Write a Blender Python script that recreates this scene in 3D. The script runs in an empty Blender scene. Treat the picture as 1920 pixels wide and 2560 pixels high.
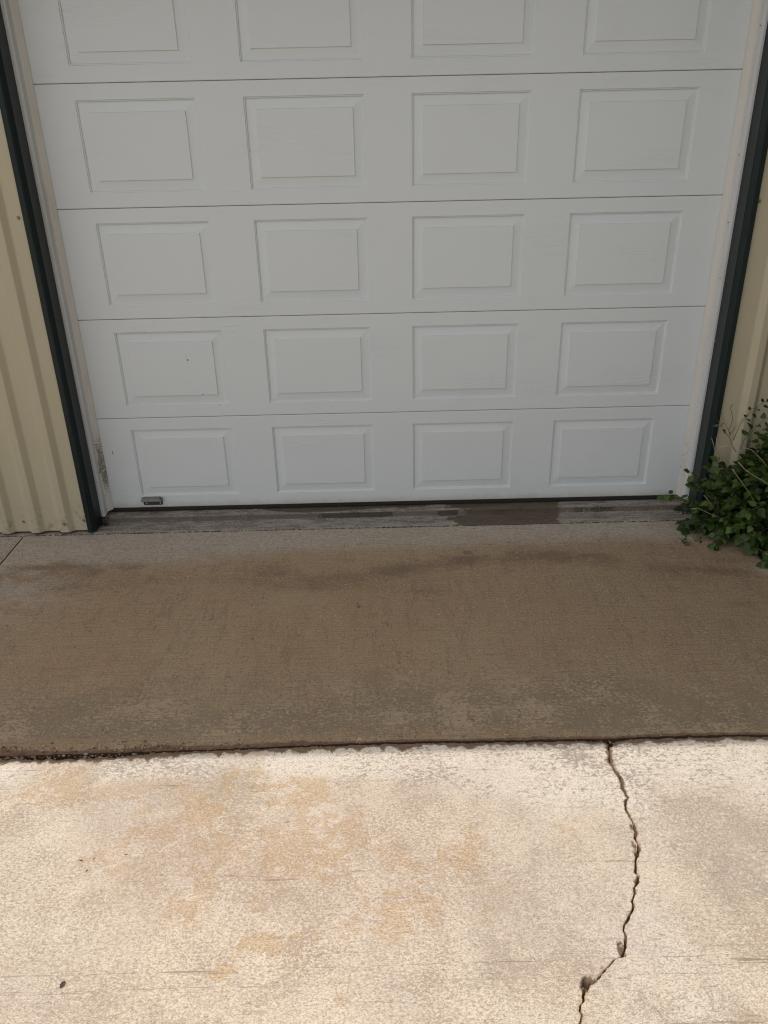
import bpy, bmesh, math, random
import numpy as np
from mathutils import Vector, Matrix
random.seed(7); RNG = np.random.RandomState(11)
S = bpy.context.scene
C = S.collection
R = math.radians

# ------------------------------------------------------------------ camera
CAM = np.array([-0.0692, -3.4735, 1.6480]); YAW, PIT, ROL, F = .0044, .4559, -.0217, 1974.1
def ray(px, py):                       # pixel of the 1920x2560 photograph -> direction
    u = px - 960; w = py - 1280
    c, s = math.cos(ROL), math.sin(ROL); u, w = c*u + s*w, -s*u + c*w
    x, y, z = u/F, 1., -w/F
    c, s = math.cos(PIT), math.sin(PIT); y, z = c*y + s*z, -s*y + c*z
    c, s = math.cos(YAW), math.sin(YAW); return np.array([c*x + s*y, -s*x + c*y, z])
def on_z(px, py, Z):
    d = ray(px, py); return CAM + d*(Z - CAM[2])/d[2]
def on_y(px, py, Y):
    d = ray(px, py); return CAM + d*(Y - CAM[1])/d[1]
cd = bpy.data.cameras.new('camera'); cam = bpy.data.objects.new('camera', cd); C.objects.link(cam)
ce = ray(960, 1280); rt = ray(960 + F, 1280) - ce; up = ray(960, 1280 - F) - ce
rt /= np.linalg.norm(rt); up /= np.linalg.norm(up); bk = np.cross(rt, up)
m = Matrix([[rt[i], up[i], bk[i], CAM[i]] for i in range(3)] + [[0, 0, 0, 1]])
cam.matrix_world = m
cd.sensor_fit = 'VERTICAL'; cd.sensor_height = 24; cd.lens = 24*F/2560
cd.clip_start = .05; cd.clip_end = 400
S.camera = cam

# ------------------------------------------------------------------ light
SUN_EL, SUN_AZ = 66., -28.             # azimuth from +Y (behind the building), negative = to the left
sd = Vector((math.sin(R(SUN_AZ))*math.cos(R(SUN_EL)), math.cos(R(SUN_AZ))*math.cos(R(SUN_EL)), math.sin(R(SUN_EL))))
W = bpy.data.worlds.new('World'); S.world = W; W.use_nodes = True
nt = W.node_tree; sky = nt.nodes.new('ShaderNodeTexSky'); sky.sky_type = 'NISHITA'; sky.sun_disc = False
sky.sun_elevation = R(SUN_EL); sky.sun_rotation = R(SUN_AZ); sky.dust_density = 3.0; sky.air_density = 1.0; sky.ozone_density = 1.0
bg = nt.nodes['Background']; bg.inputs[1].default_value = 0.15
# added white cloud over the blue, brightened on the left to shape the light
_co = nt.nodes.new('ShaderNodeTexCoord').outputs['Generated']
_n = nt.nodes.new('ShaderNodeTexNoise'); nt.links.new(_co, _n.inputs[0]); _n.inputs['Scale'].default_value = 2.2; _n.inputs['Detail'].default_value = 5
_d = nt.nodes.new('ShaderNodeVectorMath'); _d.operation = 'DOT_PRODUCT'; nt.links.new(_co, _d.inputs[0]); _d.inputs[1].default_value = (-.86, -.30, .40)
_m = nt.nodes.new('ShaderNodeMapRange'); nt.links.new(_d.outputs['Value'], _m.inputs[0])
_m.inputs[1].default_value = -.6; _m.inputs[2].default_value = 1.; _m.inputs[3].default_value = 1.2; _m.inputs[4].default_value = 11.
_c = nt.nodes.new('ShaderNodeMix'); _c.data_type = 'RGBA'; _c.blend_type = 'MULTIPLY'; _c.inputs[0].default_value = 1
_c.inputs[6].default_value = (1, .985, .96, 1); nt.links.new(_m.outputs[0], _c.inputs[7])
_k = nt.nodes.new('ShaderNodeMapRange'); nt.links.new(_n.outputs[0], _k.inputs[0]); _k.inputs[1].default_value = .30; _k.inputs[2].default_value = .55
_k.inputs[3].default_value = .25; _k.inputs[4].default_value = .9
_x = nt.nodes.new('ShaderNodeMix'); _x.data_type = 'RGBA'; nt.links.new(_k.outputs[0], _x.inputs[0]); nt.links.new(sky.outputs[0], _x.inputs[6]); nt.links.new(_c.outputs[2], _x.inputs[7])
nt.links.new(_x.outputs[2], bg.inputs[0])
sl = bpy.data.lights.new('sun', 'SUN'); sl.energy = 2.2; sl.angle = R(.5); sl.color = (1, .95, .87)
sun = bpy.data.objects.new('sun', sl); C.objects.link(sun)
sun.rotation_euler = sd.to_track_quat('Z', 'Y').to_euler(); sun.location = (0, 0, 12)
S.view_settings.view_transform = 'Standard'; S.view_settings.look = 'None'
S.cycles.filter_width = 1.15
S.view_settings.exposure = -0.27; S.view_settings.gamma = 1

# ------------------------------------------------------------------ helpers
def mesh_obj(name, verts, faces, mat=None, parent=None, smooth=False):
    me = bpy.data.meshes.new(name); me.from_pydata([tuple(map(float, v)) for v in verts], [], faces); me.update()
    bm = bmesh.new(); bm.from_mesh(me); bmesh.ops.recalc_face_normals(bm, faces=bm.faces); bm.to_mesh(me); bm.free()
    o = bpy.data.objects.new(name, me); C.objects.link(o)
    if mat: me.materials.append(mat)
    if parent: o.parent = parent
    if smooth: me.polygons.foreach_set('use_smooth', [True]*len(me.polygons))
    return o
def tag(o, label, cat, group=None):
    o['label'] = label; o['category'] = cat
    if group: o['group'] = group
    return o
def empty(name, loc=(0, 0, 0)):
    o = bpy.data.objects.new(name, None); o.location = loc; C.objects.link(o); return o
def struct(o): o['kind'] = 'structure'; return o
class MB:                                # collects simple shapes into one mesh
    def __init__(s): s.v = []; s.f = []
    def add(s, v, f):
        n = len(s.v); s.v += [tuple(p) for p in v]; s.f += [tuple(i + n for i in q) for q in f]
    def box(s, x0, x1, y0, y1, z0, z1):
        s.add([(x, y, z) for x in (x0, x1) for y in (y0, y1) for z in (z0, z1)],
              [(0, 1, 3, 2), (4, 6, 7, 5), (0, 4, 5, 1), (2, 3, 7, 6), (0, 2, 6, 4), (1, 5, 7, 3)])
    def tube(s, pts, rad, n=6):
        pts = [Vector(p) for p in pts]; rad = rad if hasattr(rad, '__len__') else [rad]*len(pts)
        vs = []; fs = []
        for i, p in enumerate(pts):
            t = (pts[min(i+1, len(pts)-1)] - pts[max(i-1, 0)]).normalized()
            a = t.orthogonal().normalized() if i == 0 else (pa - t*pa.dot(t)).normalized()
            pa = a; b = t.cross(a)
            for k in range(n):
                an = 2*math.pi*k/n; vs.append(p + (a*math.cos(an) + b*math.sin(an))*rad[i])
        for i in range(len(pts)-1):
            for k in range(n):
                fs.append((i*n+k, i*n+(k+1) % n, (i+1)*n+(k+1) % n, (i+1)*n+k))
        fs.append(tuple(range(n))); fs.append(tuple(range((len(pts)-1)*n, len(pts)*n)))
        s.add(vs, fs)
    def obj(s, name, mat, parent=None, smooth=False): return mesh_obj(name, s.v, s.f, mat, parent, smooth)
def extrude_z(prof, z0, z1, closed=True, zb=None):   # (x,y) outline pulled up from z0 to z1
    n = len(prof); v = [(x, y, (zb[i] if zb else z0)) for i, (x, y) in enumerate(prof)] + [(x, y, z1) for x, y in prof]
    f = [(i, (i+1) % n, n+(i+1) % n, n+i) for i in range(n if closed else n-1)]
    if closed: f += [tuple(range(n)), tuple(range(2*n-1, n-1, -1))]
    return v, f

def hsh(i, j, s):
    n = (i*374761393 + j*668265263 + s*1442695041) & 0xffffffff
    n = ((n ^ (n >> 13))*1274126177) & 0xffffffff
    return ((n ^ (n >> 16)) & 0xffff)/65535.
def vnoise(x, y, s=0):
    x = np.asarray(x, float); y = np.asarray(y, float)
    i = np.floor(x).astype(np.int64); j = np.floor(y).astype(np.int64); u = x - i; v = y - j
    u = u*u*(3-2*u); v = v*v*(3-2*v)
    return (hsh(i, j, s)*(1-u) + hsh(i+1, j, s)*u)*(1-v) + (hsh(i, j+1, s)*(1-u) + hsh(i+1, j+1, s)*u)*v
def fbm(x, y, o=4, s=0):
    a = 0; t = 0; w = 1.; x = np.asarray(x, float)+0*np.asarray(y, float); y = np.asarray(y, float)+0*x
    for k in range(o): a = a + w*vnoise(x*2**k, y*2**k, s+k*17); t += w; w *= .55
    return a/t
def sm(a, b, x): t = np.clip((x-a)/(b-a), 0, 1); return t*t*(3-2*t)

# ------------------------------------------------------------------ node helpers
class NM:
    def __init__(s, name, rough=.6, spec=.5, metal=0):
        s.m = bpy.data.materials.new(name); s.m.use_nodes = True; s.t = s.m.node_tree; s.N = s.t.nodes; s.L = s.t.links
        s.b = s.N['Principled BSDF']; s.b.inputs['Roughness'].default_value = rough
        s.b.inputs['Specular IOR Level'].default_value = spec; s.b.inputs['Metallic'].default_value = metal
        s.co = s.N.new('ShaderNodeTexCoord').outputs['Object']; s.bump_n = None
    def inp(s, sock, v):
        if isinstance(v, (int, float)): sock.default_value = v
        elif isinstance(v, (tuple, list)): sock.default_value = tuple(v) + ((1,) if len(v) == 3 and len(sock.default_value) == 4 else ())
        else: s.L.new(v, sock)
    def map(s, sc=(1, 1, 1), loc=(0, 0, 0), rot=(0, 0, 0), src=None):
        n = s.N.new('ShaderNodeMapping'); s.L.new(src or s.co, n.inputs[0]); n.inputs['Scale'].default_value = sc
        n.inputs['Location'].default_value = loc; n.inputs['Rotation'].default_value = rot; return n.outputs[0]
    def noise(s, scale, detail=3, rough=.55, dist=0, src=None, col=False):
        n = s.N.new('ShaderNodeTexNoise'); s.L.new(src or s.co, n.inputs[0]); n.inputs['Scale'].default_value = scale
        n.inputs['Detail'].default_value = detail; n.inputs['Roughness'].default_value = rough; n.inputs['Distortion'].default_value = dist
        return n.outputs[1 if col else 0]
    def voro(s, scale, feat='F1', src=None, out=0, rnd=1):
        n = s.N.new('ShaderNodeTexVoronoi'); s.L.new(src or s.co, n.inputs['Vector']); n.inputs['Scale'].default_value = scale
        n.feature = feat; n.inputs['Randomness'].default_value = rnd; return n.outputs[out]
    def mr(s, v, a, b, c=0., d=1., smooth=True):
        n = s.N.new('ShaderNodeMapRange'); n.interpolation_type = 'SMOOTHSTEP' if smooth else 'LINEAR'
        s.inp(n.inputs[0], v)
        for k, q in zip((1, 2, 3, 4), (a, b, c, d)): s.inp(n.inputs[k], q)
        return n.outputs[0]
    def ma(s, op, a, b=0., c=None, clamp=False):
        n = s.N.new('ShaderNodeMath'); n.operation = op; s.inp(n.inputs[0], a); s.inp(n.inputs[1], b); n.use_clamp = clamp
        if c is not None: s.inp(n.inputs[2], c)
        return n.outputs[0]
    def mix(s, f, a, b, mode='MIX'):
        n = s.N.new('ShaderNodeMix'); n.data_type = 'RGBA'; n.blend_type = mode
        s.inp(n.inputs[0], f); s.inp(n.inputs[6], a); s.inp(n.inputs[7], b); return n.outputs[2]
    def attr(s, name):
        n = s.N.new('ShaderNodeAttribute'); n.attribute_name = name
        q = s.N.new('ShaderNodeSeparateColor'); s.L.new(n.outputs['Color'], q.inputs[0])
        return q.outputs[0], q.outputs[1], q.outputs[2], n.outputs['Alpha']
    def xyz(s, src=None):
        q = s.N.new('ShaderNodeSeparateXYZ'); s.L.new(src or s.co, q.inputs[0]); return q.outputs
    def bump(s, h, dist, strength=1.):
        n = s.N.new('ShaderNodeBump'); s.inp(n.inputs['Height'], h); n.inputs['Distance'].default_value = dist
        s.inp(n.inputs['Strength'], strength)
        if s.bump_n: s.L.new(s.bump_n, n.inputs['Normal'])
        s.bump_n = n.outputs[0]; s.L.new(s.bump_n, s.b.inputs['Normal'])
    def color(s, c): s.inp(s.b.inputs['Base Color'], c); return s.m

def mat_plain(name, col, rough=.6, var=.12, sc=20, metal=0, spec=.5):
    n = NM(name, rough, spec, metal); v = n.noise(sc, 4)
    return n.color(n.mix(v, tuple(c*(1-var) for c in col), tuple(min(1, c*(1+var)) for c in col)))

# concrete of the sunlit drive: pale paste film over sandy grey, ochre and rust stains, broom lines
def mat_drive():
    n = NM('weathered_concrete', .9, .25); r, g, b, a = n.attr('stain')
    warp = n.map((1, 1.25, 1))
    big = n.noise(2.3, 3, .55, .3); mid = n.noise(9, 4, .6, .4)
    fine = n.noise(100, 3, .6, .3, n.map((.75, 1.3, 1))); fine2 = n.noise(240, 2, .6, 0, n.map((.8, 1.2, 1), (3, 1, 0)))
    lines = n.noise(120, 4, .7, 0, n.map((.03, 1, 1), (0, 0, 0), (0, 0, R(-.6))))
    lines2 = n.noise(55, 3, .7, 0, n.map((.02, 1, 1), (5, 0, 0), (0, 0, R(-.4))))
    # pattern of the pale film, broken into flecks
    cov = n.ma('ADD', n.ma('MULTIPLY', mid, .30), n.ma('MULTIPLY', big, .26))
    cov = n.ma('ADD', cov, n.ma('MULTIPLY', fine, .62)); cov = n.ma('ADD', cov, n.ma('MULTIPLY', fine2, .30))
    cov = n.ma('ADD', cov, n.ma('MULTIPLY', lines, .22)); cov = n.ma('SUBTRACT', cov, n.ma('MULTIPLY', b, .16))
    oc = n.ma('ADD', r, n.ma('MULTIPLY', n.ma('SUBTRACT', n.noise(22, 5, .65, .6), .5), 1.1))
    oc = n.ma('MULTIPLY', n.mr(oc, .25, .80), n.mr(r, .02, .25))
    cov = n.ma('SUBTRACT', cov, n.ma('MULTIPLY', oc, .10))
    film = n.mr(cov, .70, .94)
    gp = n.mix(n.noise(5, 4, .6, .5), (.40, .33, .265), (.50, .39, .29))
    gp = n.mix(n.mr(n.noise(3.1, 3, .5, 0, n.map((1, 1, 1), (7, 3, 0))), .45, .65), gp, (.45, .37, .335))
    gp = n.mix(n.ma('MULTIPLY', oc, .85), gp, (.50, .355, .205))
    pale = n.mix(n.noise(4.0, 3, .5, 0, n.map((1, 1, 1), (1, 9, 0))), (.77, .63, .515), (.78, .635, .49))
    pale = n.mix(n.mr(n.noise(2.2, 3, .5, 0, n.map((1, 1, 1), (11, 3, 0))), .50, .68, 0, .8), pale, (.66, .545, .475))
    pale = n.mix(n.ma('MULTIPLY', oc, .85), pale, (.69, .485, .30))
    col = n.mix(film, gp, pale)
    den = n.ma('ADD', n.ma('MULTIPLY', mid, .30), n.ma('MULTIPLY', big, .34))
    c1 = n.mr(n.ma('ADD', n.noise(125, 5, .80, .1, n.map((.85, 1.15, 1), (6, 1, 0))), den), .795, .820)
    c2 = n.mr(n.ma('ADD', n.noise(78, 6, .80, .15, n.map((.8, 1.2, 1), (2, 1, 4))), den), .768, .792)
    wz = n.mr(n.noise(1.9, 3, .5, .3, n.map((1, 1, 1), (4, 4, 0))), .42, .60)
    cc = n.mix(n.ma('MAXIMUM', n.mr(b, .1, .6), n.ma('MULTIPLY', wz, .7)), c1, c2)
    up_ = n.mix(n.mr(b, .1, .7), n.mix(oc, (.93, .79, .635), (.80, .59, .385)), (.95, .85, .735)); dn_ = n.mix(n.mr(b, .1, .7), n.mix(oc, (.55, .43, .325), (.52, .355, .205)), (.41, .35, .30))
    col = n.mix(n.mr(b, .1, .7, .76, .92), col, n.mix(cc, dn_, up_))
    col = n.mix(n.mr(n.noise(1.5, 4, .6, .4, n.map((1, 1, 1), (21, 5, 0))), .48, .66, 0, .28), col, (.62, .475, .42))
    col = n.mix(n.ma('MULTIPLY', n.mr(n.noise(1.2, 4, .6, .4, n.map((1, 1, 1), (2, 25, 0))), .48, .66, 0, .35), n.mr(fine, .4, .6)), col, (.52, .47, .43))
    gr1 = n.noise(420, 2, .6, 0, n.map((.8, 1.2, 1), (3, 5, 0))); gr2 = n.noise(210, 2, .6, 0, n.map((.7, 1.4, 1), (9, 5, 0)))
    col = n.mix(n.mr(gr1, .50, .62, 0, .62), col, (.34, .25, .185)); col = n.mix(n.mr(gr1, .46, .34, 0, .60), col, (.86, .75, .62))
    col = n.mix(n.mr(gr2, .52, .66, 0, .45), col, (.40, .31, .24))
    vn = n.mr(n.voro(11, 'DISTANCE_TO_EDGE', n.mix(.25, n.map((1, 1, 1)), n.noise(30, 3, .6, 0, None, True), 'ADD')), .008, .035, 1, 0)
    col = n.mix(n.ma('MULTIPLY', vn, n.mr(n.ma('SUBTRACT', a, 1.), .3, .7, 0, .85)), col, (.50, .25, .10))
    # soil brown near the joint and the crack
    so = n.ma('ADD', g, n.ma('MULTIPLY', n.ma('SUBTRACT', n.noise(48, 5, .7, .3), .5), 1.3))
    so = n.ma('MULTIPLY', n.mr(so, .30, .62), n.mr(g, .02, .25))
    col = n.mix(so, col, n.mix(fine, (.10, .060, .037), (.36, .25, .165)))
    # fine dark flecks and scratches
    pit = n.mr(n.noise(230, 2, .5, 0, n.map((.7, 1.3, 1))), .64, .70, 0, .65); col = n.mix(pit, col, (.25, .19, .15))
    sc = n.ma('MULTIPLY', n.mr(lines, .60, .72), n.mr(n.noise(7, 3), .36, .6)); col = n.mix(n.ma('MULTIPLY', sc, .9), col, (.30, .23, .18))
    sc2 = n.ma('MULTIPLY', n.mr(lines2, .67, .72), n.mr(n.noise(2.5, 2, .5, 0, n.map((1, 1, 1), (2, 5, 1))), .45, .6)); col = n.mix(n.ma('MULTIPLY', sc2, .35), col, (.33, .25, .2))
    # two long scored lines across the slab
    x, y, z = n.xyz()
    for y0, sl_, w in ((-2.318, .006, .0011), (-2.357, .004, .0007), (-1.758, -.004, .0008)):
        d = n.ma('ABSOLUTE', n.ma('SUBTRACT', n.ma('ADD', y, n.ma('MULTIPLY', n.noise(6, 2, .5, 0, n.map((1, 0, 0))), .012)), n.ma('ADD', n.ma('MULTIPLY', x, sl_), y0+.006)))
        ln = n.ma('MULTIPLY', n.mr(d, w*.4, w*1.6, 1, 0), n.mr(n.noise(14, 3, .6, 0, n.map((1, .1, 1), (y0*9, 0, 0))), .42, .62, .0, .5))
        col = n.mix(ln, col, (.2, .14, .10))
    n.bump(n.ma('ADD', fine, n.ma('MULTIPLY', fine2, .6)), .0022, 1.); n.bump(lines, .0015, .5); n.bump(film, .0006, .6)
    return n.color(col)

def mat_apron():
    n = NM('brown_stained_concrete', .85, .3); r, g, b, a = n.attr('stain')
    mid = n.noise(7, 4, .6, .4); fine = n.noise(190, 3, .65); fine2 = n.noise(75, 4, .65, .3)
    fine3 = n.noise(420, 2, .6)
    lines = n.noise(150, 3, .7, 0, n.map((.03, 1, 1)))
    base = n.mix(mid, (.335, .220, .125), (.380, .262, .160))
    base = n.mix(n.mr(n.noise(1.7, 4, .6, .3), .40, .62), base, (.375, .275, .170))
    x, y, z = n.xyz(); base = n.mix(n.mr(n.ma('ADD', x, n.ma('MULTIPLY', n.noise(2.2, 3), .8)), .2, 1.7, 0, .5), base, (.235, .180, .125))
    drip = n.noise(26, 4, .65, .5, n.map((1, .22, 1), (2, 2, 0))); base = n.mix(n.mr(drip, .53, .64, 0, .42), base, (.19, .135, .09)); base = n.mix(n.mr(drip, .44, .32, 0, .28), base, (.43, .33, .225))
    base = n.mix(n.mr(fine, .44, .60, 0, .50), base, (.44, .315, .20))
    base = n.mix(n.mr(fine3, .50, .62, 0, .62), base, (.12, .075, .045))
    base = n.mix(n.mr(n.noise(250, 2, .6, 0, n.map((.7, 1.4, 1), (5, 2, 0))), .52, .68, 0, .35), base, (.17, .11, .07))
    # pale grey clean band by the wall (r)
    wh = n.ma('ADD', r, n.ma('MULTIPLY', n.ma('SUBTRACT', n.noise(95, 5, .75, .3, n.map((.6, 1.5, 1))), .5), 1.3))
    wh = n.ma('MULTIPLY', n.mr(wh, .22, .90), n.mr(r, .01, .3))
    w3 = n.mr(n.noise(85, 5, .78, .4, n.map((.7, 1.4, 1), (5, 5, 0))), .42, .62)
    base = n.mix(wh, base, n.mix(n.ma('MULTIPLY', w3, .75), n.mix(fine2, (.30, .25, .20), (.38, .33, .28)), (.53, .47, .40)))
    # dark brown spots (g)
    dk = n.ma('ADD', g, n.ma('MULTIPLY', n.ma('SUBTRACT', fine2, .5), 1.1)); dk = n.ma('MULTIPLY', n.mr(dk, .2, 1.0, 0, .85), n.mr(g, .01, .2))
    base = n.mix(dk, base, n.mix(fine, (.125, .080, .052), (.215, .145, .098)))
    # grey worn band (b) with pale flakes
    gy = n.ma('ADD', b, n.ma('MULTIPLY', n.ma('SUBTRACT', n.noise(30, 5, .65, .5, n.map((.7, 1.5, 1))), .5), .9)); gy = n.ma('MULTIPLY', n.mr(gy, .3, .8, 0, .8), n.mr(b, .02, .2))
    base = n.mix(gy, base, n.mix(lines, (.20, .155, .105), (.29, .225, .155)))
    nn = n.noise(30, 3, .6, 1.2, n.map((1.5, .62, 1), (3, 0, 0)))
    fl = n.mr(n.ma('ABSOLUTE', n.ma('SUBTRACT', nn, .5)), .010, .026, 1, 0); fl = n.ma('MULTIPLY', fl, n.mr(n.noise(9, 3, .6, 0, n.map((1, 1, 1), (8, 0, 0))), .47, .58))
    fl = n.ma('MULTIPLY', fl, n.mr(b, .1, .8, 0, .55)); base = n.mix(fl, base, (.42, .32, .215))
    fk = n.ma('MULTIPLY', n.mr(n.ma('ADD', n.noise(80, 5, .75, .3, n.map((.85, 1.2, 1), (1, 7, 0))), n.ma('MULTIPLY', n.noise(8, 3), .5)), .77, .81), n.mr(b, .05, .8, .12, .85)); base = n.mix(fk, base, (.43, .325, .22))
    base = n.mix(n.mr(lines, .50, .62, 0, .30), base, (.17, .12, .08)); base = n.mix(n.mr(n.noise(120, 2, .5, 0, n.map((1, 1.2, 1), (9, 9, 2))), .655, .69, 0, .8), base, (.50, .40, .29))
    pit = n.mr(n.noise(130, 3, .6, 0, n.map((.6, 1.3, 1), (4, 4, 1))), .645, .68, 0, .85); base = n.mix(pit, base, (.13, .09, .065))
    so = n.ma('ADD', a, n.ma('MULTIPLY', n.ma('SUBTRACT', n.noise(60, 4, .6, .3), .5), .8)); so = n.ma('MULTIPLY', n.mr(so, .3, .8), n.mr(a, .02, .2))
    base = n.mix(so, base, n.mix(fine2, (.075, .042, .027), (.27, .165, .105)))
    # hairline crazing
    cr = n.mr(n.voro(13, 'DISTANCE_TO_EDGE', n.mix(.10, n.map((1.7, .40, 1)), n.noise(9, 3, .6, 0, None, True), 'ADD')), 0, .02, 1, 0)
    cr = n.ma('MULTIPLY', cr, n.ma('MULTIPLY', n.mr(n.noise(40, 3, .7), .45, .6), n.mr(n.noise(3.3, 2, .5, 0, n.map((1, 1, 1), (2, 8, 0))), .34, .52, 0, .9))); base = n.mix(cr, base, (.15, .105, .075))
    n.bump(n.ma('ADD', fine, fine2), .0034, .9); n.bump(lines, .0016, .7); n.bump(fk, .0012, .6)
    return n.color(base)

def mat_sill():
    n = NM('damp_sill_concrete', .8, .35); r, g, b, a = n.attr('stain')
    f1 = n.noise(90, 5, .7); f2 = n.noise(26, 5, .65, .6, n.map((.35, 1.6, 1)))
    col = n.mix(n.mr(f2, .35, .62), (.145, .12, .098), (.29, .26, .225))
    col = n.mix(n.mr(f1, .50, .62, 0, .7), col, (.40, .36, .32)); col = n.mix(n.mr(n.noise(45, 5, .75, .5, n.map((.5, 1.3, 1), (1, 9, 2))), .52, .66, 0, .65), col, (.13, .105, .085))
    col = n.mix(n.mr(n.noise(30, 5, .7, 0, n.map((.3, 1.5, 2), (3, 3, 3))), .58, .66, 0, .5), col, (.12, .095, .08))
    w = n.ma('ADD', r, n.ma('MULTIPLY', n.ma('SUBTRACT', n.noise(60, 4, .7, .4), .5), .35)); w = n.mr(w, .34, .74, 0, .85)
    col = n.mix(w, col, n.mix(f2, (.060, .040, .026), (.115, .082, .055)))
    k = n.ma('ADD', g, n.ma('MULTIPLY', n.ma('SUBTRACT', n.noise(120, 4, .75, 0, n.map((1, .4, .6))), .5), 1.8)); k = n.ma('MULTIPLY', n.mr(k, .46, .62), n.mr(g, .02, .2))
    col = n.mix(k, col, (.02, .017, .014))
    x, y, z = n.xyz(); rz = n.ma('MULTIPLY', n.mr(y, -.0545, -.052), n.mr(y, -.0445, -.0415, 1, 0))
    col = n.mix(n.ma('MULTIPLY', rz, n.mr(f2, .3, .6, .45, .8)), col, (.075, .062, .05))
    n.bump(f1, .002, .6); n.bump(f2, .002, .4)
    return n.color(col)

def mat_door():
    n = NM('white_embossed_steel', .42, .45)
    msk = n.mr(n.noise(2.1, 3, .5, .2, n.map((1, 1, 2.2))), .50, .64, .12, 1)
    gr = n.noise(105, 3, .6, 1.8, n.map((.13, 1, 1)))
    gr2 = n.noise(150, 2, .6, .6, n.map((.05, 1, 1), (3, 0, 2)))
    n.bump(gr, .0026, n.ma('MULTIPLY', msk, .75)); n.bump(gr2, .0006, .25); n.bump(n.noise(4, 2), .004, .12)
    st = n.mr(n.noise(3, 5, .6, .3, n.map((1, 1, .5))), .5, .75, 0, .25)
    col = n.mix(st, (.625, .665, .685), (.585, .62, .635))
    x, y, z = n.xyz(); dz = n.ma('ADD', z, n.ma('MULTIPLY', n.ma('SUBTRACT', n.noise(16, 5, .7), .5), .05)); col = n.mix(n.mr(dz, -.01, .045, .55, 0), col, (.36, .30, .24))
    col = n.mix(n.mr(n.noise(70, 4, .75, 0, n.map((1, 1, 1), (3, 3, 3))), .70, .76, 0, .35), col, (.40, .36, .31))
    return n.color(col)

def mat_stop():
    n = NM('cream_vinyl_with_mould', .55, .4); x, y, z = n.xyz()
    ax = n.ma('ABSOLUTE', x)
    cream = n.mr(ax, 1.392, 1.397, 0, 1)
    col = n.mix(cream, (.565, .555, .52), (.60, .615, .63))
    spk = n.noise(215, 4, .75, .2, n.map((1, 1, .8)))
    den = n.ma('MULTIPLY', n.mr(z, .00, .16), n.mr(z, .26, .52, 1, 0)); left = n.mr(x, -.1, .1, 1, .55)
    den = n.ma('MULTIPLY', n.ma('MULTIPLY', den, left), n.mr(n.ma('ADD', ax, n.ma('MULTIPLY', n.noise(12, 3), .02)), 1.399, 1.409, 1, .0))
    th = n.ma('SUBTRACT', .74, n.ma('MULTIPLY', den, .31)); k = n.mr(n.ma('SUBTRACT', spk, th), 0, .035, 0, .85)
    k = n.ma('MULTIPLY', k, n.mr(den, .02, .1)); col = n.mix(k, col, (.10, .09, .065))
    col = n.mix(n.mr(n.noise(9, 4, .6, 0, n.map((1, 1, .3))), .5, .75, 0, .35), col, (.42, .38, .31))
    return n.color(col)

def mat_green():
    n = NM('dark_green_painted_steel', .38, .3); v = n.noise(6, 4, .6, 0, n.map((1, 1, .3)))
    col = n.mix(v, (.0055, .0125, .0125), (.011, .022, .021))
    col = n.mix(n.mr(n.noise(60, 3), .72, .78, 0, .5), col, (.10, .11, .10))
    return n.color(col)

def mat_siding():
    n = NM('tan_ribbed_steel', .45, .4); v = n.noise(3, 4, .6, 0, n.map((1, 1, .4))); x, y, z = n.xyz()
    col = n.mix(v, (.425, .38, .27), (.485, .44, .32))
    low = n.ma('MULTIPLY', n.mr(z, -.02, .14, 1, .0), n.mr(n.noise(34, 5, .7), .50, .66, 0, .55)); col = n.mix(low, col, (.15, .10, .06))
    col = n.mix(n.mr(n.noise(90, 3, .6), .74, .80, 0, .4), col, (.2, .16, .1))
    n.bump(n.noise(5, 2, .5, 0, n.map((1, 1, .3))), .004, .2)
    return n.color(col)

M = dict(drive=mat_drive(), apron=mat_apron(), sill=mat_sill(), door=mat_door(), stop=mat_stop(), green=mat_green(), siding=mat_siding(),
         rubber=mat_plain('black_rubber', (.015, .014, .013), .7), gapmat=mat_plain('rusty_tongue_edge', (.26, .18, .13), .8, .4),
         bracket=mat_plain('grey_zinc_steel', (.20, .21, .195), .5, .3, 60, .3), bracket_dk=mat_plain('tarnished_steel', (.075, .065, .05), .5, .4, 80, .3),
         screw=mat_plain('weathered_screw', (.26, .22, .14), .5, .4, 300, .2), steel=mat_plain('bright_screw', (.5, .5, .48), .35, .2, 200, .6),
         washer=mat_plain('rusty_washer', (.12, .08, .05), .7, .4, 300),
         roof=mat_plain('roof_steel', (.30, .29, .26), .5), soil=mat_plain('brown_soil', (.10, .07, .045), .95, .5, 30),
         dark=mat_plain('crack_dirt', (.06, .038, .024), 1, .5, 90), wood=mat_plain('interior_board', (.2, .17, .13), .9),
         twig=mat_plain('dark_twig', (.07, .045, .03), .8, .4, 200), twig2=mat_plain('grey_brown_twig', (.24, .18, .12), .8, .3, 200),
         deadleaf=mat_plain('dry_leaf_brown', (.17, .10, .055), .8, .4, 200), stone=mat_plain('grey_stone', (.30, .26, .22), .9, .4, 120),
         chip=mat_plain('concrete_chip_face', (.42, .35, .28), .95, .35, 150), seed=mat_plain('dark_seed_husk', (.10, .065, .045), .7, .4, 300),
         speck=mat_plain('mud_speck_brown', (.05, .04, .03), .9), web=mat_plain('cobweb_grey', (.35, .36, .35), .9))

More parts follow.
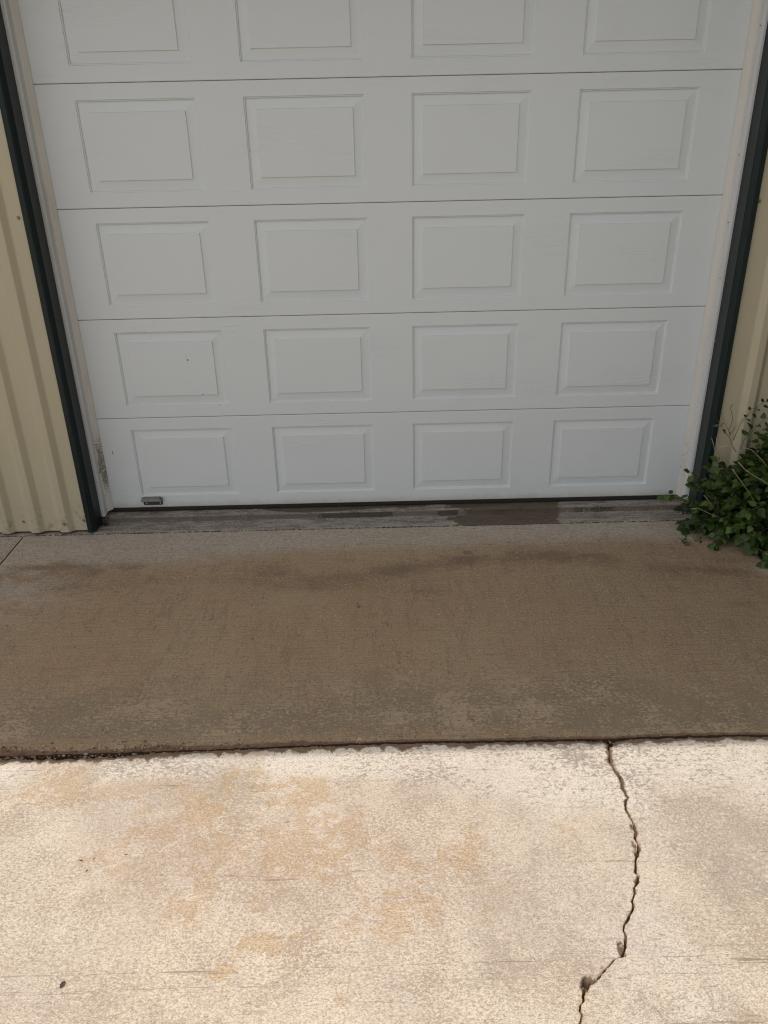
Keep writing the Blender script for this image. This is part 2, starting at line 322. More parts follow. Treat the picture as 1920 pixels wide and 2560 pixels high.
# ------------------------------------------------------------------ ground
SL = -.06
def grid_mesh(name, X, Y, Z, attr, mat):
    h, w = X.shape; v = np.stack([X, Y, Z], -1).reshape(-1, 3)
    me = bpy.data.meshes.new(name); i = np.arange(h*w).reshape(h, w)
    q = np.stack([i[:-1, :-1], i[:-1, 1:], i[1:, 1:], i[1:, :-1]], -1).reshape(-1, 4)
    me.vertices.add(len(v)); me.vertices.foreach_set('co', v.ravel())
    me.loops.add(q.size); me.loops.foreach_set('vertex_index', q.ravel().astype(np.int32))
    me.polygons.add(len(q)); me.polygons.foreach_set('loop_start', np.arange(0, q.size, 4, dtype=np.int32))
    me.polygons.foreach_set('loop_total', np.full(len(q), 4, np.int32))
    me.polygons.foreach_set('use_smooth', np.ones(len(q), bool))
    me.update(calc_edges=True); me.validate()
    if me.polygons[0].normal.z < 0: me.flip_normals()
    if attr is not None:
        at = me.color_attributes.new('stain', 'FLOAT_COLOR', 'POINT'); at.data.foreach_set('color', attr.reshape(-1, 4).ravel())
    me.materials.append(mat); o = bpy.data.objects.new(name, me); C.objects.link(o); return o

JT = [(-3, -1.612), (-1.2549, -1.6106), (-1.0758, -1.6106), (-0.9441, -1.6091), (-0.767, -1.6068), (-0.5195, -1.6023), (-0.3286, -1.598), (-0.1635, -1.5962), (0.0154, -1.594),
      (0.22, -1.5975), (0.4727, -1.601), (0.6166, -1.603), (0.7675, -1.5985), (0.9488, -1.5984), (1.109, -1.6022), (4, -1.60)]
def joint_y(x): return np.interp(x, [p[0] for p in JT], [p[1] for p in JT]) + .0050*(fbm(np.asarray(x)*22, 0*np.asarray(x), 4, 3)-.5) + .0045*(fbm(np.asarray(x)*85, 0*np.asarray(x)+2, 4, 13)-.5)
def gap_w(x):
    x = np.asarray(x, float)
    g = .0072 + .013*np.exp(-((x+1.08)/.16)**2) + .006*np.exp(-((x+.88)/.12)**2) + .004*np.exp(-((x-.62)/.05)**2)
    return g*(.55 + .9*fbm(x*30, 0*x, 4, 9))
def blob(X, Y, cx, cy, rx, ry, pw=2): return np.exp(-(((X-cx)/rx)**2 + ((Y-cy)/ry)**2)**(pw/2))
def pblob(X, Y, px, py, rx, ry): p = on_z(px, py, SL); return blob(X, Y, p[0], p[1], rx, ry)

# sunlit driveway slab with the joint edge and the long crack as real geometry
CR = [(0.629, -1.5916), (0.6053, -1.6326), (0.6004, -1.6607), (0.5947, -1.6851), (0.5971, -1.7242), (0.6065, -1.7595), (0.6017, -1.7991), (0.6046, -1.8322), (0.5938, -1.8454), (0.5876, -1.877), (0.5964, -1.9185),
      (0.5936, -1.9557), (0.5863, -1.9629), (0.5867, -1.9942), (0.5841, -2.0129), (0.5717, -2.0311), (0.5625, -2.058), (0.5615, -2.0714), (0.5551, -2.08), (0.5565, -2.0975), (0.549, -2.1188), (0.5362, -2.131),
      (0.5355, -2.1477), (0.5222, -2.1658), (0.5204, -2.1839), (0.5141, -2.1956), (0.5001, -2.2109), (0.4841, -2.2298), (0.4791, -2.2448), (0.4761, -2.2671), (0.4709, -2.2852), (0.4556, -2.3116), (0.4392, -2.3165),
      (0.4118, -2.3383), (0.3898, -2.3598), (0.378, -2.3678), (0.3642, -2.3708), (0.3509, -2.382), (0.3479, -2.3981), (0.3451, -2.4125), (0.3367, -2.4186), (0.3325, -2.4295), (0.333, -2.4403), (0.323, -2.4605), (.30, -2.6), (.32, -2.75), (.25, -3.2)]
rows = np.concatenate([np.arange(0, .03, .0011), np.arange(.03, .9, .0026), np.arange(.9, 1.25, .006), np.geomspace(1.26, 12.5, 40)])
crx = lambda y: np.interp(-y, [-p[1] for p in CR], [p[0] for p in CR])
yn = -1.6 - rows
cx = crx(yn) + .0050*(fbm(yn*150, 0*yn, 3, 5)-.5) + .006*(fbm(yn*45, 0*yn, 3, 25)-.5)
cw = 1.7*(.0009 + .0024*fbm(yn*70, 0*yn+3, 3, 8))*(1 - .45*sm(.80, .84, rows)) + .0022*np.exp(-((rows-.355)/.02)**2) + .0028*np.exp(-((rows-.42)/.022)**2) + .004*np.exp(-(rows/.02)**2)
cw = np.where(rows > 1.6, 0.0005, cw)
inner = np.array([-1.12, -1, -.85, 0, .85, 1, 1.12])
outer = np.concatenate([np.arange(.0012, .045, .0018), np.geomspace(.047, .12, 12)])
XL = np.concatenate([-np.geomspace(5.2, 1.9, 26), np.linspace(-1.86, 0, 500, endpoint=False)])
XR_ = np.concatenate([np.arange(.007, .7, .007), np.geomspace(.71, 4.3, 30)])
cols = []
for r_, y_, c_, w_ in zip(rows, yn, cx, cw):
    l = c_ - w_*1.12 - .1215 + XL; mid = np.concatenate([c_ - w_*1.12 - outer[::-1], c_ + inner*w_, c_ + w_*1.12 + outer]); rr = c_ + w_*1.12 + .12 + XR_
    cols.append(np.concatenate([l, mid, rr]))
X = np.array(cols)
off = rows[:, None]
jy = joint_y(X) - gap_w(X)
Y = np.where(off < .9, jy - off + (-1.6 - jy)*sm(.0, .9, off)*1.0, -1.6 - off)
T = np.abs(X - cx[:, None])/np.maximum(cw[:, None], 1e-5)
inside = (T < .9)
d = off
Z = SL - .003 + .0016*(fbm(X*6, Y*6, 3, 2)-.5)
edge = np.exp(-(d/(.007 + .010*fbm(X*14, 0*X, 3, 31)))**1.5)
Z = Z - edge*(.002 + .007*fbm(X*55, Y*55, 3, 41)) - .0014*np.exp(-(d/.03)**2)*fbm(X*90, Y*90, 3, 44)
# chips beside the crack
CH = [(630, 860, 14, 26), (640, 985, 17, 34), (648, 1045, 12, 22), (655, 1232, 14, 20), (555, 1690, 17, 45), (330, 1905, 32, 22), (300, 1950, 16, 26), (470, 290, 26, 30), (500, 440, 11, 50), (545, 530, 9, 45), (430, 1825, 8, 8), (440, 265, 35, 14)]
chip = np.zeros_like(X)
for a_, b_, ra, rb in CH:
    p = on_z(1350 + a_*.3661, 1750 + b_*.3661, SL); sx = .3661*.00115
    dd = ((X-p[0]-.0015)/(ra*sx*1.25))**2 + ((Y-p[1])/(rb*sx*1.05))**2 + 2.6*(fbm(X*75, Y*75, 4, 51)-.5)
    chip = np.maximum(chip, (1-sm(.70, 1.0, dd))*(1 if ra > 12 else .6))
Z = Z - chip*(.0045 + .006*fbm(X*160, Y*160, 3, 61))
hp_ = on_z(1350+322*.3661, 1750+1925*.3661, SL); hole = 1-sm(.5, 1.1, ((X-hp_[0])/.011)**2 + ((Y-hp_[1])/.010)**2 + 1.5*(fbm(X*120, Y*120, 3, 52)-.5)); Z = Z - .022*hole
Z = np.where(inside & (off < 1.6), SL - .045, Z)
stain = np.zeros(X.shape + (4,)); 
nz = fbm(X*2.2, Y*2.2, 4, 71); nz2 = fbm(X*7, Y*7, 4, 73)
left = 1 - sm(.0, .75, X)
rg1 = np.abs(2*fbm(X*4.2, Y*4.2, 4, 171)-1); rg2 = np.abs(2*fbm(X*9+3, Y*7.5, 4, 173)-1)
net = np.maximum(1-sm(.03, .17, rg1), .7*(1-sm(.03, .16, rg2)))
lowf = 1 - .75*sm(-2.12, -2.28, Y)
och = (left*1.0*sm(.44, .56, nz*.5 + nz2*.3 + .2*fbm(X*24, Y*30, 4, 74)) + .75*net*np.maximum(pblob(X, Y, 760, 2160, .42, .20), .7*pblob(X, Y, 420, 2250, .3, .16)))*lowf*(.35 + 1.3*sm(.3, .7, fbm(X*40, Y*60, 4, 75)))
rag = sm(.33, .66, .5*fbm(X*13, Y*20, 4, 175) + .5*fbm(X*55, Y*95, 4, 176))
for px, py, rx, ry, s_ in [(250, 1960, .20, .06, 1), (330, 1920, .12, .035, .9), (130, 1995, .12, .03, .8), (445, 1960, .06, .06, .8), (575, 1950, .022, .06, 1), (645, 1940, .028, .045, .9), (810, 1925, .020, .07, .8),
                           (745, 2000, .09, .03, .8), (720, 2110, .07, .12, .6), (1180, 2130, .06, .04, .6), (1200, 2220, .10, .03, .5), (640, 2370, .05, .035, 1), (590, 2430, .05, .018, .9),
                           (975, 2300, .04, .05, .6), (520, 2050, .06, .04, .5), (855, 2500, .014, .012, 1), (1005, 2290, .06, .02, .6)]:
    och = np.maximum(och, s_*sm(.12, .85, pblob(X, Y, px, py, rx*1.35, ry*1.35)*(.12 + 1.35*rag)))
och = np.maximum(och, .75*np.exp(-(np.abs(X-cx[:, None])/(.004 + .014*fbm(X*30, Y*40, 3, 83)))**2)*(off < 1.2))
och = np.maximum(och, 1.0*np.exp(-((X-cx[:, None]-.004)/.012)**2)*(1-sm(.16, .24, off)))
och = np.maximum(och, .50*pblob(X, Y, 480, 2170, .42, .20)*sm(.42, .58, fbm(X*9, Y*9, 4, 77))); och = np.maximum(och, .9*pblob(X, Y, 260, 1975, .26, .05)*sm(.40, .5, fbm(X*14, Y*26, 4, 78)))
och = np.maximum(och, .62*pblob(X, Y, 1000, 2150, .3, .10)*sm(.5, .62, fbm(X*12, Y*12, 4, 79)))
stain[..., 0] = och
t_cr = np.abs(X - cx[:, None])
soil = .95*np.exp(-(d/(.004 + .042*fbm(X*38, 0*X, 4, 81)**1.5 + .008*fbm(X*5, 0*X, 3, 82)))**2) + (.62*np.exp(-(t_cr/(.0015+.009*fbm(X*30, Y*30, 3, 178)**1.5))**2))*(off < 1.2) + .5*np.exp(-(t_cr/.016)**2)*np.exp(-(off/.2)**2)*1.3
soil = np.maximum(soil, .3*np.exp(-(t_cr/.03)**2)*sm(.72, .85, off)*(off < 1.2))
soil = np.maximum(soil, chip*(.35 + .7*fbm(X*110, Y*110, 3, 177))); soil = np.maximum(soil, hole*1.4); soil = np.where(inside & (off < 1.6), 1.6, soil)
stain[..., 1] = np.clip(soil, 0, 1.6)
grey = .75*np.exp(-((d-.05)/.09)**2)*sm(.35, .6, fbm(X*3, 0*X, 3, 91)) + .7*pblob(X, Y, 1300, 1930, .35, .10) + .5*pblob(X, Y, 760, 1900, .25, .05) + .42*sm(-.1, .5, X + .5*(nz-.5))*sm(.35, .6, fbm(X*4, Y*4, 4, 93)) + .25*sm(.5, .8, X)
stain[..., 2] = grey
vein = 0*X
for px, py, rx, ry in [(962, 2275, .012, .02), (948, 2308, .012, .012), (990, 2400, .010, .012), (855, 2500, .009, .012), (640, 1990, .05, .006)]: vein = np.maximum(vein, pblob(X, Y, px, py, rx, ry))
stain[..., 3] = 1 + vein
struct(grid_mesh('driveway', X, Y, Z, stain, M['drive']))
# fascia of the driveway slab's back edge (down into the joint)
def fascia(name, xs, ys, z0s, mat, soil_attr):
    X2 = np.stack([xs, xs]); Y2 = np.stack([ys, ys]); Z2 = np.stack([z0s, 0*z0s - .13])
    a2 = np.zeros(X2.shape + (4,)); a2[...] = soil_attr; return grid_mesh(name, X2, Y2, Z2, a2, mat)
e = fascia('driveway_edge', X[0], Y[0], Z[0], M['drive'], (0, 1.2, 0, 1)); struct(e)

# shaded apron slab in front of the door
LX, RX, BY = -1.7545, 1.5645, -.1615
def apron(name, x0, x1, nx, ny):
    xs = np.linspace(x0, x1, nx); t = np.concatenate([np.linspace(0, .015, 6), np.linspace(.02, .955, ny), 1 - np.geomspace(.04, .0004, 26), [1.]])
    Xa, Ta = np.meshgrid(xs, t); yb = BY + .0016*(fbm(Xa*40, 0*Xa, 3, 101)-.5); Ya = yb + (joint_y(Xa) - yb)*Ta
    de = (1-Ta)*1.44
    rough = np.exp(-(de/(.008 + .03*fbm(Xa*9, 0*Xa, 3, 117)))**2)*(.4 + .9*sm(.1, -.9, Xa))
    Za = SL + .0014*(fbm(Xa*5, Ya*5, 3, 103)-.5) - rough*.006*fbm(Xa*60, Ya*60, 4, 104) - .005*np.exp(-(de/.0035)**2)
    for ex in (x0, x1): Za = Za - .004*np.exp(-(np.abs(Xa-ex)/.006)**2)
    sa = np.zeros(Xa.shape + (4,)); D = BY - Ya
    n1 = fbm(Xa*3, Ya*5, 4, 105); n2 = fbm(Xa*9, Ya*16, 4, 107)
    # pale band: wide on the left, thinning to the right
    bw = .17 + .10*sm(-.3, -1.2, Xa) + .05*(n1-.5) - .03*sm(.1, .5, Xa)
    wh = 1 - sm(bw*.40, bw*1.9 + .08, D + .10*(n2-.5))
    wh = wh*(.75 + .5*(n2-.3))
    wh = np.maximum(wh, .78*(1-sm(.1, .85, Xa - LX))*(1-sm(.35, 1.25, D))*sm(.25, .6, n2+.1))
    wh = np.maximum(wh, .9*(1-sm(.0, .12, RX - Xa))*sm(.25, .5, D)*sm(.3, .5, n2)); wh = np.maximum(wh, .5*pblob(Xa, Ya, 130, 1390, .3, .08))
    dk = .55*np.exp(-((D-.40 + .10*np.sin(Xa*3))/.07)**2)*sm(.3, .62, fbm(Xa*5, Ya*7, 4, 109)) + .42*np.exp(-((D-.30)/.028)**2)*sm(-1.2, 0, Xa)*sm(.3, .6, n2)
    for px, py, rx, ry, s_ in [(790, 1455, .19, .08, .75), (690, 1430, .12, .06, .5), (130, 1418, .18, .025, .65), (340, 1415, .10, .03, .6), (480, 1418, .12, .03, .4), (1169, 1381, .022, .018, 1.1), (400, 1450, .14, .07, .45), (180, 1480, .12, .06, .4),
                               (1080, 1480, .12, .04, .35), (1500, 1400, .12, .07, .55), (1820, 1400, .12, .04, .5), (1860, 1510, .09, .03, .45), (1480, 1500, .2, .1, .2), (1700, 1440, .15, .05, .3)]:
        dk = np.maximum(dk, s_*pblob(Xa, Ya, px, py, rx, ry))
    gy = sm(.90, 1.34, D + .30*(n1-.5) + .12*(n2-.5))*.8; gy = gy*(1 - .55*sm(1.36, 1.42, D)) + .9*pblob(Xa, Ya, 1760, 1795, .32, .05) + .5*pblob(Xa, Ya, 1300, 1760, .3, .06)
    so = np.exp(-(de/(.004 + .060*fbm(Xa*6, 0*Xa, 4, 113)**2*(.16 + .95*sm(.1, -.9, Xa))))**2)*.95
    dk = dk*1.05*(.5 + n2) + .42*sm(.34, .66, n1)*(1-sm(.4, 1.1, D))*sm(.10, .36, D)*(1-.5*sm(.2, 1., Xa))
    sa[..., 0] = np.clip(wh, 0, 1.2); sa[..., 1] = dk; sa[..., 2] = gy; sa[..., 3] = so
    o = struct(grid_mesh(name, Xa, Ya, Za, sa, M['apron']))
    # the slab's four side faces
    ring = list(range(nx)) + [(r_+1)*nx - 1 for r_ in range(1, len(t))]
    h = len(t); idx = [(0, c) for c in range(nx)] + [(r_, nx-1) for r_ in range(1, h)] + [(h-1, c) for c in range(nx-2, -1, -1)] + [(r_, 0) for r_ in range(h-2, 0, -1)]
    xs2 = np.array([Xa[i] for i in idx + [idx[0]]]); ys2 = np.array([Ya[i] for i in idx + [idx[0]]]); zs2 = np.array([Za[i] for i in idx + [idx[0]]])
    struct(fascia(name + '_edge', xs2, ys2, zs2, M['dark'], (0, .3, 0, .9)))
    return o
apron('apron_slab', LX, RX, 1000, 220)
apron('side_slab', -3.6, LX - .006, 140, 160)

mb = MB(); mb.add([(-90, -90, 0), (90, -90, 0), (90, 90, 0), (-90, 90, 0)], [(0, 1, 2, 3)])
def mat_grass():
    n = NM('dry_grass_ground', .95, .1); v = n.noise(8, 5, .7); 
    col = n.mix(v, (.06, .085, .03), (.16, .14, .07)); n.bump(n.noise(60, 4, .7), .02, .8); return n.color(col)
gr = mb.obj('ground', mat_grass()); gr.location.z = -.135; struct(gr)
# soil bed beside the apron and dirt lying in the joints
xs = np.linspace(RX + .004, 4.2, 90); ys = np.linspace(-1.62, -.165, 60); Xb, Yb = np.meshgrid(xs, ys)
Zb = -.085 + .03*fbm(Xb*7, Yb*7, 4, 121) - .02*np.exp(-((Xb-RX)/.05)**2)
struct(grid_mesh('soil_bed', Xb, Yb, Zb, None, M['soil']))
xs = np.linspace(-3.6, 3.0, 900); ys = np.linspace(-1.66, -1.585, 16); Xb, Yb = np.meshgrid(xs, ys)
Zb = -.100 + .016*fbm(Xb*40, Yb*40, 4, 123)
struct(grid_mesh('joint_soil', Xb, Yb, Zb, None, M['dark']))

# ------------------------------------------------------------------ building
AZ, EL = R(SUN_AZ), R(SUN_EL)
EAVE_Y = -.50; EAVE_H = ((1.634 + EAVE_Y)*math.tan(EL)/math.cos(AZ)) + SL      # eave height that throws the shade to the joint
B = empty('metal_building', (0, 0, SL))
tag(B, 'tan ribbed steel building with dark green door trim around the white garage door', 'building')
def part(o): o.parent = B; o.matrix_parent_inverse = Matrix.Translation((0, 0, -SL)); return o
WZ = EAVE_H - .03
WY = -.14; RD = .020
def rib_profile(x0, x1, ribs):            # ribs: centre positions of the flat tops
    p = [(x0, WY)]
    for c in sorted(ribs):
        for dx, dy in ((-.0405, 0), (-.036, -.002), (-.0175, -RD+.002), (-.014, -RD), (.014, -RD), (.0175, -RD+.002), (.036, -.002), (.0405, 0)):
            if x0 < c+dx < x1: p.append((c+dx, WY+dy))
    p.append((x1, WY)); return p
def siding(x0, x1, ribs, z0, z1):
    f = rib_profile(x0, x1, ribs); prof = f + [(x, y+.0012) for x, y in f[::-1]]
    zb = [z0 - .002*0]*len(prof); v, q = extrude_z(prof, z0, z1); return v, q
PITCH = .1385
ribsL = [-1.553 - PITCH*k for k in range(0, 22)]
ribsR = [1.5745 + PITCH*k for k in range(0, 22)]
sidL = part(mesh_obj('siding', *siding(-4.6, -1.442, ribsL, -.044, WZ), M['siding'])); sidL['label'] = 'tan ribbed steel siding left of the garage door'
sidR = part(mesh_obj('siding', *siding(1.442, 4.6, ribsR, -.044, WZ), M['siding'])); sidR['label'] = 'tan ribbed steel siding right of the door behind the shrub'
ribsH = [1.5745 - .1415*k for k in range(1, 22)]
part(mesh_obj('siding', *siding(-1.442, 1.442, [r for r in ribsH if -1.38 < r < 1.38], 2.32, WZ), M['siding']))
def screw(x, z, y, par, shiny=False):
    mb = MB()
    def disc(r0, r1, ya, yb, n=12):
        v = [(x + r0*math.cos(2*math.pi*k/n), ya, z + r0*math.sin(2*math.pi*k/n)) for k in range(n)] + [(x + r1*math.cos(2*math.pi*k/n), yb, z + r1*math.sin(2*math.pi*k/n)) for k in range(n)]
        mb.add(v, [(k, (k+1) % n, n+(k+1) % n, n+k) for k in range(n)] + [tuple(range(n)), tuple(range(n, 2*n))])
    disc(.0075, .0065, y, y-.002); disc(.0045, .0042, y-.002, y-.007, 6)
    o = mb.obj('screw', M['screw']); o.parent = par; o.matrix_parent_inverse = Matrix.Translation((0, 0, 0)); return o
for x, z, yy in [(-1.748, .008, WY), (-1.553, .0, WY-RD), (-1.4668, .006, WY), (-1.4739, 1.346, WY), (-1.692+.0, .008-.0, WY-RD)][:4]: screw(x, z, yy, sidL)
for x in (-1.887, -2.03, -2.17, -2.31): screw(x, .008, WY, sidL)
for x, z in [(1.462, 1.347), (1.4755, .006), (1.643, .006), (1.643, 1.347), (1.782, 1.347), (1.92, 1.347)]: screw(x, z, WY, sidR)
for x in (-1.6225, -1.76, -1.90): screw(x, 1.346, WY, sidL)

def jamb_profile(s):
    p = [(1.4150, .02), (1.4150, -.128), (1.4172, -.1285), (1.4172, -.1315), (1.4155, -.133), (1.4265, -.1490), (1.4285, -.1545), (1.4295, -.156), (1.4490, -.156), (1.4505, -.1545), (1.4505, -.1405), (1.4300, -.1380), (1.4300, .02)]
    return [(s*x, y) for x, y in p]
for s in (-1, 1):
    o = part(mesh_obj('door_trim', *extrude_z(jamb_profile(s), -.050, 2.33), M['green']))
    o['label'] = ('left' if s < 0 else 'right') + ' dark green steel trim beside the garage door'
mb = MB(); mb.box(-1.4150, 1.4150, -.155, .02, 2.272, 2.33); part(mb.obj('door_trim', M['green']))
def stop_profile(s):
    p = [(1.4150, -.046), (1.4060, -.0475), (1.3965, -.046), (1.3950, -.022), (1.3925, -.0165), (1.3860, -.0150), (1.3690, -.0045), (1.3675, -.0025), (1.3690, -.0012), (1.3900, .0), (1.4150, .0)]
    return [(s*x, y-.0002) for x, y in p]
zb = [-.020, -.022, -.022, -.016, -.010, -.006, -.003, -.003, -.003, -.003, -.02]
for s in (-1, 1):
    o = part(mesh_obj('door_stop', *extrude_z(stop_profile(s), 0, 2.271, True, zb), M['stop']))
    o['label'] = 'white vinyl door stop with black mould specks on the ' + ('left' if s < 0 else 'right') + ' of the door'
    if s > 0:
        mb = MB()
        for px, py in [(1459, 995), (1390, 1430), (1337, 1787), (1597, 163)]:
            mb = MB(); q = on_y(1280+px*.3888, py*.3888, -.047); mb.box(q[0]-.0015, q[0]+.0015, -.0495, -.046, q[2]-.0015, q[2]+.0015); mb.obj('nail', M['speck'], o)
mb = MB(); mb.box(-1.366, 1.366, -.03, -.001, 2.225, 2.271); part(mb.obj('door_stop', M['stop']))
# foundation with the stepped sill
xs = np.linspace(-4.6, 4.6, 1500)
prof = [(-.1585, -.14), (-.1585, -.064), (-.156, -.0585), (-.150, -.057), (-.12, -.0563), (-.09, -.0557), (-.06, -.055), (-.052, -.0545), (-.0485, -.052), (-.047, -.046), (-.046, -.040), (-.045, -.0345), (-.0425, -.0312), (-.039, -.0309), (-.035, -.0306), (-.03, -.0302), (-.025, -.0298), (-.02, -.0294), (-.015, -.029), (-.010, -.0287), (-.005, -.0284), (0, -.028), (.02, -.0265), (.06, -.024), (.30, -.024)]
Xs = np.repeat(xs[None], len(prof), 0); Ys = np.array([p[0] for p in prof])[:, None] + 0*Xs; Zs = np.array([p[1] for p in prof])[:, None] + 0*Xs
wob = np.array([0, 1, 1, .5, .3, .3, .5, 1, 1, 1, 1, 1, .6, .4, .3, .3, .3, .3, .3, .3, .3, .2, 0, 0, 0])[:, None]
Ys = Ys + wob*.003*(fbm(Xs*18, 0*Xs, 4, 131)-.5); Zs = Zs + wob*.002*(fbm(Xs*25, Ys*25, 4, 133)-.5)
st = np.zeros(Xs.shape + (4,))
Xw = Xs + .30*(fbm(Xs*9, Ys*45, 5, 141)-.5)
wet = sm(.275, .300, Xw)*(1-sm(.76, .82, Xs + .08*(fbm(Xs*14, Ys*60, 4, 143)-.5)))*(.80 + .4*fbm(Xs*10, Ys*50, 4, 142))
wet = wet*(1 - .9*blob(Xs, Ys, .345, -.035, .03, .006))
# tide line of the damp strip along the foot of the door
tide = np.interp(Xs, [-1.3, -.655, -.60, -.50, -.42, -.33, -.24, -.18, -.10, 0, .03, .10, .14, .20, .27, .8, .85, 1.2], [.004, .004, .022, .038, .044, .042, .033, .030, .020, .016, .020, .012, .010, 0, .006, .006, .003, .004])
tide = tide + .006*(fbm(Xs*30, 0*Xs, 4, 139)-.5)
wet2 = sm(.0, .004, Ys - (.004 - tide))*(Ys > -.041)
wet = np.maximum(wet, wet2*.85); st[..., 0] = wet
ris = ((Ys > -.0535) & (Ys < -.0432))*1.
spots = .30*sm(.4, .6, fbm(Xs*9, 0*Xs, 3, 137)) + .62*sm(-.42, -.30, Xs)*(1-sm(-.04, .03, Xs)) + 1.1*sm(.20, .215, Xs)*(1-sm(.295, .305, Xs)) + .45*sm(.42, .5, Xs)*(1-sm(.74, .80, Xs)) + .62*sm(.85, .87, Xs)*(1-sm(1.03, 1.12, Xs))
Xm = Xs + .05*(fbm(Xs*60, 0*Xs, 4, 144)-.5)
mold = ris*spots*(.55 + .9*fbm(Xs*50, 0*Xs, 3, 138))
mold = np.maximum(mold, .55*(np.abs(Ys+.157) < .003)); mold = np.maximum(mold, .8*blob(np.abs(Xs), Ys, 1.42, -.06, .07, .05))
st[..., 1] = mold; st[..., 3] = 1
fo = part(grid_mesh('foundation', Xs, Ys, Zs, st, M['sill']))
# roof, eave, end and back walls, inside floor
mb = MB(); mb.add([(-4.9, EAVE_Y, EAVE_H), (4.9, EAVE_Y, EAVE_H), (4.9, 4.2, EAVE_H+1.0), (-4.9, 4.2, EAVE_H+1.0), (4.9, 9, EAVE_H), (-4.9, 9, EAVE_H),
                   (-4.9, EAVE_Y, EAVE_H-.02), (4.9, EAVE_Y, EAVE_H-.02), (4.9, 4.2, EAVE_H+.98), (-4.9, 4.2, EAVE_H+.98), (4.9, 9, EAVE_H-.02), (-4.9, 9, EAVE_H-.02)],
                  [(0, 1, 2, 3), (3, 2, 4, 5), (6, 7, 8, 9), (9, 8, 10, 11), (0, 1, 7, 6), (5, 4, 10, 11), (0, 3, 9, 6), (3, 5, 11, 9), (1, 2, 8, 7), (2, 4, 10, 8)])
part(mb.obj('roof', M['roof']))
mb = MB(); mb.box(-4.9, 4.9, EAVE_Y-.012, EAVE_Y-.001, EAVE_H-.16, EAVE_H-.003); part(mb.obj('eave_trim', M['green']))
mb = MB(); mb.box(-4.9, 4.9, EAVE_Y, -.165, EAVE_H-.16, EAVE_H-.15); part(mb.obj('soffit', M['siding']))
mb = MB(); mb.box(-4.6, -4.56, -.13, 8.6, -.04, WZ+.05); mb.box(4.56, 4.6, -.13, 8.6, -.04, WZ+.05); mb.box(-4.55, 4.55, 8.56, 8.6, -.04, WZ+.05); part(mb.obj('wall', M['siding']))
mb = MB(); mb.box(-4.5, 4.5, .31, 8.5, -.1, -.024); part(mb.obj('slab_floor', M['wood']))

# ------------------------------------------------------------------ garage door
D = empty('garage_door', (0, 0, 0)); tag(D, 'closed white sectional garage door with rows of raised rectangular panels', 'garage door')
HB, H = .4558, .4527
PX = [(-1.2205, -.7525), (-.5665, -.0965), (.0890, .5570), (.7450, 1.2140)]
RING = [(0, 0), (.0016, .0036), (.0050, .0036), (.0064, .0090), (.0090, .0088), (.0445, .0048), (.0456, .0006)]
sections = []
for k in range(5):
    z0 = 0 if k == 0 else HB + H*(k-1); z1 = HB + H*k; zt = z1 - .0008; zb_ = z0 + (.0008 if k else 0)
    pz0 = z0 + (.0615 if k == 0 else .0590); pz1 = pz0 + .3365; XE = 1.392
    xc = [-XE] + [v for p in PX for v in p] + [XE]; zc = [zb_ + .003, pz0, pz1, zt - .003]
    mb = MB()
    idx = {}
    v = [(x, 0, z) for z in zc for x in xc]; nx = len(xc); f = []
    for j in range(3):
        for i in range(nx-1):
            if j == 1 and i % 2 == 1: continue
            f.append((j*nx+i, j*nx+i+1, (j+1)*nx+i+1, (j+1)*nx+i))
    mb.add(v, f)
    for za, zb2 in ((zc[0], zb_), (zc[3], zt)):     # rolled edges into the joint, then the core
        mb.add([(-XE, 0, za), (XE, 0, za), (XE, .0010, (za*.3+zb2*.7)), (-XE, .0010, (za*.3+zb2*.7)), (XE, .006, zb2), (-XE, .006, zb2), (XE, .04, zb2), (-XE, .04, zb2)],
               [(0, 1, 2, 3), (3, 2, 4, 5), (5, 4, 6, 7)])
    mb.add([(-XE, .04, zb_), (XE, .04, zb_), (XE, .04, zt), (-XE, .04, zt)], [(0, 1, 2, 3)])
    for sx in (-XE, XE): mb.add([(sx, 0, zc[0]), (sx, .04, zb_), (sx, .04, zt), (sx, 0, zc[3])], [(0, 1, 2, 3)])
    sec = mb.obj('section', M['door'], D); sections.append(sec)
    if k < 4:
        t_ = MB(); t_.box(-XE, XE, .006, .03, z1-.004, z1+.004); t_.obj('tongue', M['gapmat'], sec)
    for x0, x1 in PX:
        v = []; f = []
        for ins, dep in RING:
            v += [(x0+ins, dep, pz0+ins), (x1-ins, dep, pz0+ins), (x1-ins, dep, pz1-ins), (x0+ins, dep, pz1-ins)]
        for r_ in range(len(RING)-1):
            for c in range(4): f.append((r_*4+c, r_*4+(c+1) % 4, (r_+1)*4+(c+1) % 4, (r_+1)*4+c))
        n = (len(RING)-1)*4; f.append((n, n+1, n+2, n+3)); mesh_obj('raised_panel', v, f, M['door'], sec)
mb = MB(); mb.box(-1.39, 1.39, .004, .036, -.017, -.0005); mb.obj('bottom_seal', M['rubber'], D)
